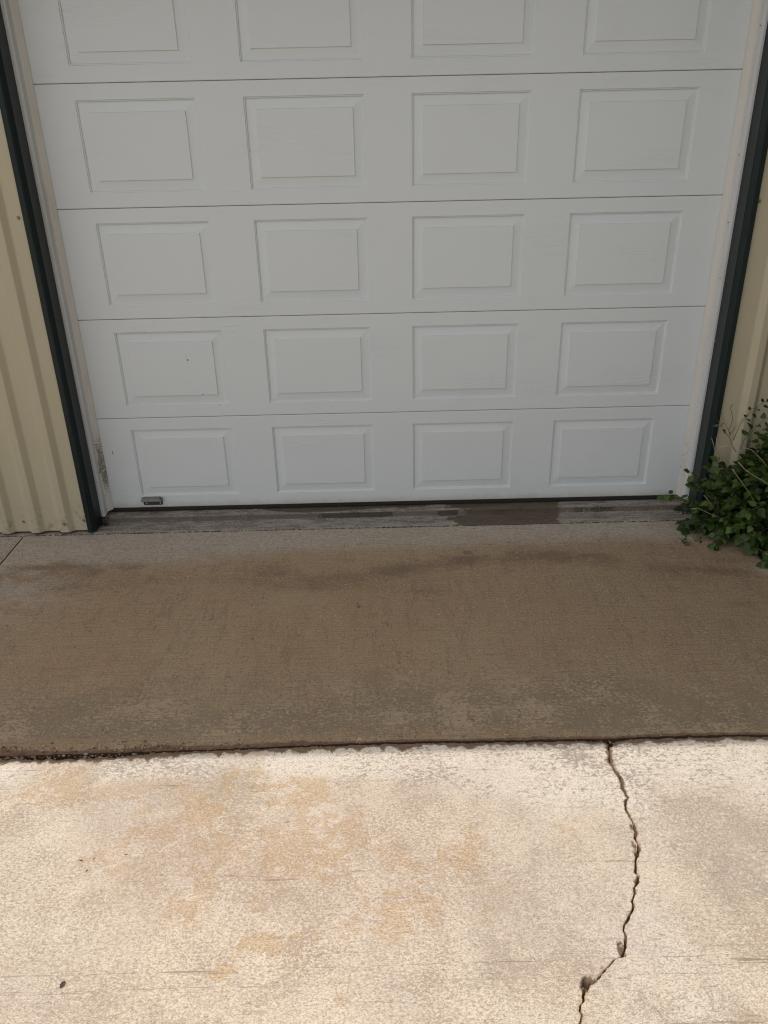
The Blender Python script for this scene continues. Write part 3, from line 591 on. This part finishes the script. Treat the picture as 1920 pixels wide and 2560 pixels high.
# small mud specks stuck to the door
def blobmesh(cx_, cy_, cz_, rx, ry, rz, seed=0, n=10, m_=6):
    rs = np.random.RandomState(seed); v = []; f = []
    for i in range(m_+1):
        for j in range(n):
            th = math.pi*i/m_; ph = 2*math.pi*j/n; q = 1 + .25*(rs.rand()-.5)
            v.append((cx_ + rx*q*math.sin(th)*math.cos(ph), cy_ + ry*q*math.sin(th)*math.sin(ph), cz_ + rz*q*math.cos(th)))
    for i in range(m_):
        for j in range(n): f.append((i*n+j, i*n+(j+1) % n, (i+1)*n+(j+1) % n, (i+1)*n+j))
    return v, f
for i, (px, py, rx, rz) in enumerate([(469, 900, .0035, .003), (464, 890, .0012, .0012), (507, 986.5, .0024, .002), (548.6, 1012, .002, .0018), (282, 1132, .002, .008), (335, 820, .0018, .0015), (361.6, 831, .0015, .0012), (851, 1247.5, .0022, .0022), (527, 1018, .0012, .001), (374, 842, .0012, .001), (317, 1226, .0016, .0014), (1735.7, 488, .0014, .0014)]):
    p = on_y(px, py, 0); k = 0 if p[2] < HB else int((p[2]-HB)/H)+1
    o = mesh_obj('dirt_speck', *blobmesh(p[0], -.0003 if abs(p[2]) > 0 else 0, p[2], rx, .0012, rz, i), M['speck'], sections[min(k, 4)], True)
# lift handle: screwed plate with a shelf bent outwards
mb = MB(); x0, x1 = -1.2175, -1.1245
pl = []
for cx_, cz_, a0 in ((x1-.007, .0205, -90), (x1-.007, .050, 0), (x0+.007, .050, 90), (x0+.007, .0205, 180)):
    for t_ in range(0, 91, 30): pl.append((cx_ + .007*math.cos(R(a0+t_)), cz_ + .007*math.sin(R(a0+t_))))
n = len(pl); mb.add([(x, -.0004, z) for x, z in pl] + [(x, -.0030, z) for x, z in pl], [(i, (i+1) % n, n+(i+1) % n, n+i) for i in range(n)] + [tuple(range(n)), tuple(range(n, 2*n))])
hp = mb.obj('lift_handle', M['bracket_dk'], sections[0]); hp['label'] = 'grey metal lift handle at the lower left of the door'
# handle is one part with its shelf and screws folded in
def join_into(o, mb, mat):
    me = o.data; me.materials.append(mat); k = len(me.materials)-1
    bm = bmesh.new(); bm.from_mesh(me); nf = len(bm.faces)
    vs = [bm.verts.new(p) for p in mb.v]; bm.verts.ensure_lookup_table()
    for q in mb.f:
        fa = bm.faces.new([vs[i] for i in q]); fa.material_index = k
    bmesh.ops.recalc_face_normals(bm, faces=bm.faces); bm.to_mesh(me); bm.free()
mb = MB()
sh = [(-.0030, .0555), (-.026, .0490), (-.0275, .0470), (-.0275, .0420), (-.0262, .0420), (-.0260, .0462), (-.0245, .0478), (-.0030, .0535)]
v = [(x0-.004, y, z) for y, z in sh] + [(x1+.001, y, z) for y, z in sh]; n = len(sh)
mb.add(v, [(i, (i+1) % n, n+(i+1) % n, n+i) for i in range(n)] + [tuple(range(n)), tuple(range(n, 2*n))])
join_into(hp, mb, M['bracket'])
mb = MB(); mb.box(x1-.005, x1-.003, -.022, -.003, .036, .0525); mb.tube([(x1-.004, -.020, .052), (x1-.004, -.021, .058), (x1-.006, -.015, .060)], .0028, 6)
join_into(hp, mb, M['bracket_dk'])
mb = MB()
for xx in (-1.2030, -1.1358): mb.add(*blobmesh(xx, -.0034, .0238, .0042, .0020, .0042, 3, 12, 6))
join_into(hp, mb, M['steel'])

# ------------------------------------------------------------------ shrub and weeds
def mat_leaf():
    n = NM('fresh_green_leaf', .5, .4); r, g, b, a = n.attr('leaf')
    col = n.mix(r, (.005, .018, .003), (.080, .145, .018))
    col = n.mix(n.mr(r, .86, .93), col, (.075, .125, .022))
    vein = n.mr(n.ma('ABSOLUTE', n.ma('SUBTRACT', g, .5)), 0, .05, .35, 0); col = n.mix(vein, col, (.06, .11, .03))
    n.bump(n.noise(160, 3), .002, .4)
    tr = n.N.new('ShaderNodeBsdfTranslucent'); n.L.new(col, tr.inputs[0]); mx = n.N.new('ShaderNodeMixShader'); mx.inputs[0].default_value = .22
    n.L.new(n.b.outputs[0], mx.inputs[1]); n.L.new(tr.outputs[0], mx.inputs[2]); n.L.new(mx.outputs[0], n.N['Material Output'].inputs[0])
    return n.color(col)
M['leaf'] = mat_leaf(); M['stem'] = mat_plain('green_brown_stem', (.10, .09, .045), .7, .4, 60); M['pale'] = mat_plain('pale_dry_stem', (.36, .29, .20), .7, .3, 60)
def leaf_shape():
    # half outline (t along, w across), coarse teeth
    tt = [0, .08, .22, .28, .42, .47, .60, .65, .78, .84, 1.0]; ww = [0.02, .22, .40, .31, .41, .30, .31, .20, .19, .09, 0]
    return tt, ww
TT, WW = leaf_shape()
class Leaves:
    def __init__(s): s.v = []; s.f = []; s.a = []
    def add(s, p, d, nrm, L, rs):
        d = d.normalized(); side = d.cross(nrm); side = side.normalized() if side.length > 1e-4 else d.orthogonal().normalized(); nrm = side.cross(d)
        w = L*rs.uniform(.85, 1.15); fold = rs.uniform(.05, .30); droop = rs.uniform(.05, .5); tw = rs.uniform(-.15, .15); tone = min(.999, rs.rand()**1.2)
        base = len(s.v)
        for t, q in zip(TT, WW):
            c = p + d*(L*t) - nrm*(droop*L*t*t*.6)
            s.v.append(tuple(c)); s.a.append((tone, .5, 0, 1))
            for sg in (-1, 1):
                e = c + side*(sg*q*w) + nrm*(fold*q*w + tw*sg*q*w) - d*(.02*L)
                s.v.append(tuple(e)); s.a.append((tone, .5+sg*.5*min(1, q*2.4), 0, 1))
        for i in range(len(TT)-1):
            a = base+i*3; b = a+3
            s.f += [(a, a+1, b+1, b), (a, b, b+2, a+2)]
    def obj(s, name, parent=None):
        o = mesh_obj(name, s.v, s.f, None, parent, True); at = o.data.color_attributes.new('leaf', 'FLOAT_COLOR', 'POINT')
        at.data.foreach_set('color', np.array(s.a, float).ravel()); o.data.materials.append(M['leaf']); return o
def arc(p0, p1, bow, n=9, rs=RNG):
    p0 = Vector(p0); p1 = Vector(p1); out = []
    for i in range(n):
        t = i/(n-1); p = p0.lerp(p1, t) + Vector(bow)*(4*t*(1-t)); out.append(p + Vector((rs.normal(0, .003), rs.normal(0, .003), rs.normal(0, .003))))
    return out
def leafy(Lv, mb, pts, rs, start=.35, step=.028, size=.042, rad=.0016):
    mb.tube(pts, list(np.linspace(rad, rad*.5, len(pts))), 5)
    tot = sum((pts[i+1]-pts[i]).length for i in range(len(pts)-1)); s = start*tot; k = 0
    while s < tot:
        q = s; i = 0
        while i < len(pts)-2 and q > (pts[i+1]-pts[i]).length: q -= (pts[i+1]-pts[i]).length; i += 1
        seg = (pts[i+1]-pts[i]); d = seg.normalized(); p = pts[i] + d*q
        sd_ = d.cross(Vector((0, 0, 1))); sd_ = sd_.normalized() if sd_.length > .1 else Vector((1, 0, 0))
        if k % 2: sd_ = (sd_*.6 + d.cross(sd_)*.7).normalized()
        for sg in (-1, 1):
            dr = (sd_*sg + d*.5 + Vector((0, -.15, -.25)) + Vector(rs.normal(0, .25, 3))).normalized()
            nr = (Vector((0, -.45, .8)) + Vector(rs.normal(0, .3, 3))).normalized()
            pp = p + dr*.010; mb.tube([p, pp], .0006, 4); Lv.add(pp, dr, nr, size*rs.uniform(.6, 1.15), rs)
        s += step*rs.uniform(.75, 1.3); k += 1
    d = (pts[-1]-pts[-2]).normalized(); Lv.add(pts[-1], (d + Vector((0, 0, -.2))).normalized(), Vector((0, -.4, .8)), size*rs.uniform(.7, 1.1), rs)

rs = np.random.RandomState(5)
SH = empty('shrub', (1.75, -.30, -.08)); tag(SH, 'dark green leafy shrub spilling over the slab at the right corner of the door', 'shrub')
Lv = Leaves(); stems = MB(); pales = []
O = Vector(SH.location)
def W2(px, py, Y): p = on_y(px, py, Y); return Vector(p)
def dome_pt():
    while True:
        a = rs.uniform(-math.pi*1.0, .15*math.pi) if rs.rand() < .85 else rs.uniform(-math.pi, math.pi); e_ = math.asin(rs.uniform(0, 1)**.9)
        r = rs.uniform(.80, 1.05)
        p = Vector((1.80 + .43*r*math.cos(e_)*math.cos(a), -.34 + .25*r*math.cos(e_)*math.sin(a), -.06 + .52*r*math.sin(e_)))
        if p.y < -.172: return p
for i in range(235):
    tip = dome_pt(); base = Vector((1.80 + rs.normal(0, .12), -.30 + rs.normal(0, .04), -.08)); 
    bow = Vector((rs.normal(0, .02), rs.normal(0, .015), .05 + rs.uniform(0, .05)))
    pts = arc(base, tip, bow, 9, rs)
    for p in pts: p.y = min(p.y, -.168)
    leafy(Lv, stems, pts, rs, .20, .025, rs.uniform(.030, .046))
for i in range(34):
    px = rs.uniform(1835, 1960); py = rs.uniform(1180 - (px-1835)*1.25, 1180); tip = W2(px, py, rs.uniform(-.34, -.19))
    base = Vector((1.66 + rs.normal(0, .07), -.27 + rs.normal(0, .03), .0)); leafy(Lv, stems, arc(base, tip, (.01, 0, .03), 8, rs), rs, .4, .026, rs.uniform(.028, .044))
# filling low on the left by the door corner
for i in range(46):
    px = rs.uniform(1705, 1830); py = rs.uniform(1150, 1350)
    if px < 1760 and py < 1200: continue
    Y = rs.uniform(-.34, -.20); tip = W2(px, py, Y); tip.z = max(tip.z, -.04)
    base = Vector((1.62 + rs.normal(0, .06), -.27 + rs.normal(0, .03), -.08)); leafy(Lv, stems, arc(base, tip, (0, -.01, .05), 8, rs), rs, .3, .032, .046)
# front skirt hanging on the slab
for i in range(30):
    px = rs.uniform(1760, 1935); lim = 1318 + (px-1740)*.34; py = rs.uniform(lim-90, lim+8)
    tip = Vector(on_z(px, py, rs.uniform(-.05, .02))); base = Vector((1.75 + rs.normal(0, .1), -.30, -.05)); leafy(Lv, stems, arc(base, tip, (0, 0, .07), 8, rs), rs, .35, .032, .050)
# the sprigs that single this plant out
leafy(Lv, stems, arc(W2(1745, 1265, -.26), W2(1655, 1238, -.27), (0, 0, .022), 7, rs), rs, .15, .028, .046)
leafy(Lv, stems, arc(W2(1770, 1215, -.24), W2(1722, 1180, -.25), (0, 0, .01), 6, rs), rs, .2, .024, .034)
leafy(Lv, stems, arc(W2(1790, 1290, -.30), W2(1708, 1275, -.31), (0, 0, .02), 6, rs), rs, .4, .028, .042)
leafy(Lv, stems, arc(W2(1790, 1300, -.33), W2(1740, 1375, -.37), (-.02, 0, .05), 7, rs), rs, .25, .016, .026)
leafy(Lv, stems, arc(W2(1800, 1330, -.36), W2(1795, 1368, -.40), (-.01, 0, .02), 6, rs), rs, .3, .02, .034)
leafy(Lv, stems, arc(W2(1840, 1130, -.24), W2(1795, 1050, -.22), (0, 0, .0), 6, rs), rs, .6, .03, .030)
leafy(Lv, stems, arc(W2(1830, 1100, -.24), W2(1918, 1005, -.26), (-.02, 0, .02), 8, rs), rs, .5, .03, .032)
leafy(Lv, stems, arc(W2(1850, 1120, -.26), W2(1925, 1040, -.26), (0, 0, .02), 8, rs), rs, .3, .03, .036)
stems.tube([W2(*q, -.23) for q in ((1825, 1090), (1822, 1075), (1832, 1050), (1830, 1035), (1826, 1020), (1832, 1011))], .0013, 5)
stems.tube([W2(*q, -.22) for q in ((1828, 1088), (1812, 1058), (1802, 1030))], .0008, 5)
stems.tube([W2(*q, -.23) for q in ((1825, 1085), (1850, 1055), (1870, 1035))], .001, 5)
pales.append(MB()); pales[-1].tube([W2(*q, -.42) for q in ((1800, 1118), (1822, 1113), (1850, 1115), (1880, 1125), (1905, 1150), (1930, 1182))], 0.00143, 6)
pales.append(MB()); pales[-1].tube([W2(*q, -.47) for q in ((1845, 1155), (1862, 1173), (1885, 1190), (1905, 1200), (1935, 1222))], 0.00172, 6)
pales.append(MB()); pales[-1].tube([W2(*q, -.45) for q in ((1830, 1172), (1850, 1200), (1872, 1230), (1895, 1270))], 0.00120, 6)
pales.append(MB()); pales[-1].tube([W2(*q, -.25) for q in ((1779, 1095), (1784, 1112), (1788, 1130), (1792, 1118), (1791, 1094))], 0.00120, 6)
pales.append(MB()); pales[-1].tube([W2(*q, -.25) for q in ((1788, 1130), (1796, 1150), (1798, 1180))], 0.00135, 6)
pales.append(MB()); pales[-1].tube([W2(*q, -.42) for q in ((1728, 1272), (1745, 1270), (1775, 1285), (1800, 1294))], 0.00097, 6)
pales.append(MB()); pales[-1].tube([W2(*q, -.44) for q in ((1760, 1238), (1770, 1250), (1782, 1268))], 0.00105, 6)
pales.append(MB()); pales[-1].tube([Vector(on_z(*q, -.02)) for q in ((1880, 1362), (1900, 1375), (1930, 1392))], 0.00105, 6)
def rel(mb, name, mat):
    o = mb.obj(name, mat, SH, True); o.matrix_parent_inverse = Matrix.Translation(-O); return o
rel(stems, 'stem', M['stem'])
for q in pales: o = rel(q, 'stem', M['pale']); o['label'] = 'pale dry stem among the shrub leaves'
fo_ = Lv.obj('foliage', SH); fo_.matrix_parent_inverse = Matrix.Translation(-O)

# broad bushy tree added out of view to keep sky off the right wall
T = empty('blocker_tree', (3.05, -1.5, -.1)); tag(T, 'bushy green tree added out of view to shade the right side', 'blocker_tree')
tr_ = MB(); tr_.tube([(3.05, -1.5, -.15), (3.03, -1.48, .5), (3.07, -1.52, 1.2), (3.05, -1.45, 2.2), (3.01, -1.5, 3.2)], [.11, .09, .075, .055, .02], 10)
for k in range(26):
    a = k*2.4; z = .6 + k*.1; q = Vector((3.05, -1.5, z)); e_ = q + Vector((math.cos(a)*.95, math.sin(a)*.95, .45)); tr_.tube(arc(q, e_, (0, 0, .06), 6, rs), list(np.linspace(.022, .006, 6)), 6)
tk = tr_.obj('trunk', mat_plain('grey_bark', (.16, .12, .09), .9, .4, 40), T, True)
Lt = Leaves()
clump = [Vector((3.05 + 1.0*math.cos(k*2.4)*q**.5, -1.4 + 1.45*math.sin(k*2.4)*q**.5, rs.uniform(.2, 3.6))) for k, q in enumerate(rs.uniform(.1, 1, 90))]
for k in range(9000):
    c = clump[k % 90] + Vector(rs.normal(0, .2, 3)); dr = Vector(rs.normal(0, 1, 3)); Lt.add(c, dr, Vector((rs.normal(0, .5), rs.normal(0, .5), 1)), rs.uniform(.10, .17), rs)
ft = Lt.obj('crown', T)
for o in (tk, ft): o.matrix_parent_inverse = Matrix.Translation(-Vector(T.location))

def small_plant(name, loc, label, cat, specs, seed, size):
    r2 = np.random.RandomState(seed); e_ = empty(name, loc); tag(e_, label, cat); L2 = Leaves(); m2 = MB()
    for a, b, bow, st_ in specs: leafy(L2, m2, arc(a, b, bow, 7, r2), r2, st_, size*.5, size)
    o1 = m2.obj('stem', M['stem'], e_, True); o2 = L2.obj('foliage', e_)
    for o in (o1, o2): o.matrix_parent_inverse = Matrix.Translation(-Vector(loc))
p = on_z(1915, 1410, SL); P = Vector(p)
small_plant('weed', tuple(P), 'small green weed growing at the apron edge below the shrub', 'weed',
            [(P + Vector((.02, 0, -.02)), P + Vector((-.02+.03*k, -.03-.01*k, .025)), (0, 0, .02), .3) for k in range(4)] + [(P + Vector((.03, .01, -.02)), P + Vector((.04, .03, .05)), (0, 0, .01), .3)], 21, .030)
a_ = Vector(on_z(1700, 1347, SL+.004)); b_ = Vector(on_z(1722, 1360, SL+.004))
small_plant('sprig', tuple(a_), 'little green sprig lying on the slab left of the shrub', 'sprig', [(a_, b_, (0, 0, .006), .1)], 23, .016)

# ------------------------------------------------------------------ small litter on the concrete
def seed(px, py, L, wd, ang, mat, label, cat, name, z=SL, seed_=0, h=None, curve=0):
    p = on_z(px, py, z); c = math.cos(ang); s = math.sin(ang); n = 8; pts = []; rd = []
    for i in range(n):
        t = i/(n-1)-.5; pts.append(Vector((p[0] + c*L*t - s*curve*(t*t-.1)*4, p[1] + s*L*t + c*curve*(t*t-.1)*4, z + wd*.8))); rd.append(wd*max(.15, (1-(2*t)**4)**.5)*(.85+.3*((i*7+seed_) % 3)/2))
    mb = MB(); mb.tube(pts, rd, 7); o = mb.obj(name, mat, None, True); return tag(o, label, cat, {'seed': 'seeds on the sunlit drive', 'twig': 'twigs on the concrete', 'grit': 'grit on the shaded slab'}.get(cat))
DZ = SL-.004
def curl(px, py, L, ang, mat, label, name, z, cat='dead leaf'):
    p = Vector(on_z(px, py, z)); v = []; f = []; nu, nv = 9, 7; ca, sa = math.cos(ang), math.sin(ang)
    for i in range(nu):
        t = i/(nu-1); w = .42*L*math.sin(math.pi*min(1, t*.93+.04))**.7
        for j in range(nv):
            q = j/(nv-1)*2-1; an = q*1.5; x = (t-.5)*L; y = w*math.sin(an)*.62; zz = .001 + w*(1-math.cos(an))*.55 + .10*L*(t-.5)**2*4
            v.append((p.x + ca*x - sa*y, p.y + sa*x + ca*y, p.z + zz))
    for i in range(nu-1):
        for j in range(nv-1): f.append((i*nv+j, i*nv+j+1, (i+1)*nv+j+1, (i+1)*nv+j))
    o = mesh_obj(name, v, f, mat, None, True); mo = o.modifiers.new('thick', 'SOLIDIFY'); mo.thickness = .0006; return tag(o, label, cat)
curl(897, 1518, .017, .5, M['deadleaf'], 'curled brown dead leaf in the middle of the shaded slab', 'dead_leaf', SL)
curl(157, 2463, .017, 1.2, M['seed'], 'folded dark husk lying at the lower left of the sunlit drive', 'seed_husk', DZ, 'husk')
seed(718, 2056, .0125, .0011, .25, M['twig'], 'short thick dark twig on the sunlit drive below the brown joint', 'twig', 'twig', DZ)
seed(621.5, 2118, .025, .0007, -.75, M['twig'], 'thin dark slanting twig on the ochre stained concrete', 'twig', 'twig', DZ)
seed(270, 2117, .024, .0006, .8, M['twig2'], 'pale thin slanting twig above the cluster of dark seeds', 'twig', 'twig', DZ)
seed(463, 1516, .014, .0007, .1, M['twig'], 'tiny twig on the left part of the shaded slab', 'twig', 'twig', SL, 0, None, .002)
seed(100, 1478, .020, .0006, .6, M['twig2'], 'faint bent twig near the left edge of the shaded slab', 'twig', 'twig', SL, 0, None, .003)
seed(58, 2318, .016, .0007, -.7, M['twig'], 'short twig at the far left edge of the sunlit drive', 'twig', 'twig', DZ)
seed(1185, 1322, .013, .0014, -.5, M['twig'], 'dark curved bit of bark beside the sill seam', 'bark', 'bark_chip', SL, 0, None, .002)
seed(203, 2152, .0085, .0018, .1, M['seed'], 'dark oval seed lying leftmost of the seeds on the sunlit drive', 'seed', 'seed', DZ, 1)
seed(217.5, 2178, .0085, .0018, 1.0, M['seed'], 'dark tilted seed lying lowest of the seeds on the sunlit drive', 'seed', 'seed', DZ, 2)
seed(234.5, 2149, .0065, .0014, 1.1, M['seed'], 'small upright seed just right of the oval one on the drive', 'seed', 'seed', DZ, 3)
seed(316, 2137, .0090, .0015, .45, M['seed'], 'dark bent seed lying rightmost of the seeds on the sunlit drive', 'seed', 'seed', DZ, 4, None, .001)
seed(1472, 1450, .0042, .0017, .3, M['seed'], 'tiny black dot of grit on the right of the shaded slab', 'grit', 'grit', SL, 5)
seed(812, 1532, .0040, .0015, .3, M['seed'], 'tiny dark grit left of the curled dead leaf', 'grit', 'grit', SL, 6)
seed(828, 1533, .0090, .0006, .05, M['twig'], 'hair thin splinter left of the curled dead leaf', 'splinter', 'splinter', SL, 6)
for px, py, sz, lb in [(215, 1886, .008, 'grey stone wedged in the wide left part of the joint'), (160, 1890, .005, 'small pale pebble in the joint near the left edge'), (232, 1891, .004, 'little pebble right of the wedged grey stone in the joint'), (900, 1854, .011, 'flat concrete chip lying across the middle of the joint'), (138, 1898, .0035, 'dark pebble on the lit lip of the joint at the left')]:
    p = on_z(px, py, -.072); o = mesh_obj('pebble' if 'chip' not in lb else 'concrete_chip', *blobmesh(0, 0, 0, sz, sz*.6, sz*.5, int(px), 12, 8), M['chip' if 'pale' in lb or 'chip' in lb else 'stone'], None, False)
    o.location = (p[0], p[1], -.070 if 'chip' not in lb else -.064); tag(o, lb, 'pebble' if 'chip' not in lb else 'chip', 'pebbles in the joint' if 'chip' not in lb else None)
for i in range(16):     # loose grains on the sunlit slab
    pass
# crumbs of concrete and soil lying along the open joint
gm = MB(); r3 = np.random.RandomState(31)
ico = [(0, 0, 1)] + [(.894*math.cos(k*1.2566), .894*math.sin(k*1.2566), .447) for k in range(5)] + [(.894*math.cos(k*1.2566+.628), .894*math.sin(k*1.2566+.628), -.447) for k in range(5)] + [(0, 0, -1)]
icf = [(0, 1+k, 1+(k+1) % 5) for k in range(5)] + [(1+k, 6+k, 1+(k+1) % 5) for k in range(5)] + [(6+k, 6+(k+1) % 5, 1+(k+1) % 5) for k in range(5)] + [(11, 6+(k+1) % 5, 6+k) for k in range(5)]
for i in range(2600):
    x = -1.35 + 2.7*r3.rand()**1.5; wide = 1. if x > -.6 else 1.8
    t = r3.rand(); jy_ = float(joint_y(x)); g_ = float(gap_w(x))
    if t < .30: y = jy_ + abs(r3.normal(0, .010*wide)); z = SL - .004*math.exp(-(y-jy_)/.01)
    elif t < .65: y = jy_ - g_*r3.rand(); z = SL - .014
    else: y = jy_ - g_ - abs(r3.normal(0, .008*wide)); z = SL - .010
    sz = .0007 + .0028*r3.rand()**3*(1.5 if x < -.6 else 1)
    q = 1 + .35*(r3.rand(12, 1)-.5); v = np.array(ico)*q*np.array([sz*r3.uniform(.8, 1.6), sz, sz*.7]); an = r3.rand()*6.3; c_, s_ = math.cos(an), math.sin(an)
    gm.add([(x + a*c_ - b*s_, y + a*s_ + b*c_, z + c) for a, b, c in v], icf)
def mat_crumb():
    n = NM('crumbled_concrete', .95, .2); v = n.noise(90, 3, .6); return n.color(n.mix(n.mr(v, .42, .6), (.13, .08, .05), (.36, .27, .19)))
o = gm.obj('joint_gravel', mat_crumb()); o['kind'] = 'stuff'
# cobweb thread across the right trim
mb = MB(); a1 = W2(1786, 852, -.05); b1 = Vector((1.452, -.158, on_y(1829, 870, -.158)[2])); mb.tube(arc(a1, b1, (0, 0, -.012), 12, rs), .0005, 4)
o = mb.obj('cobweb', M['web'], None, True); tag(o, 'thin grey cobweb thread across the right green trim', 'cobweb')
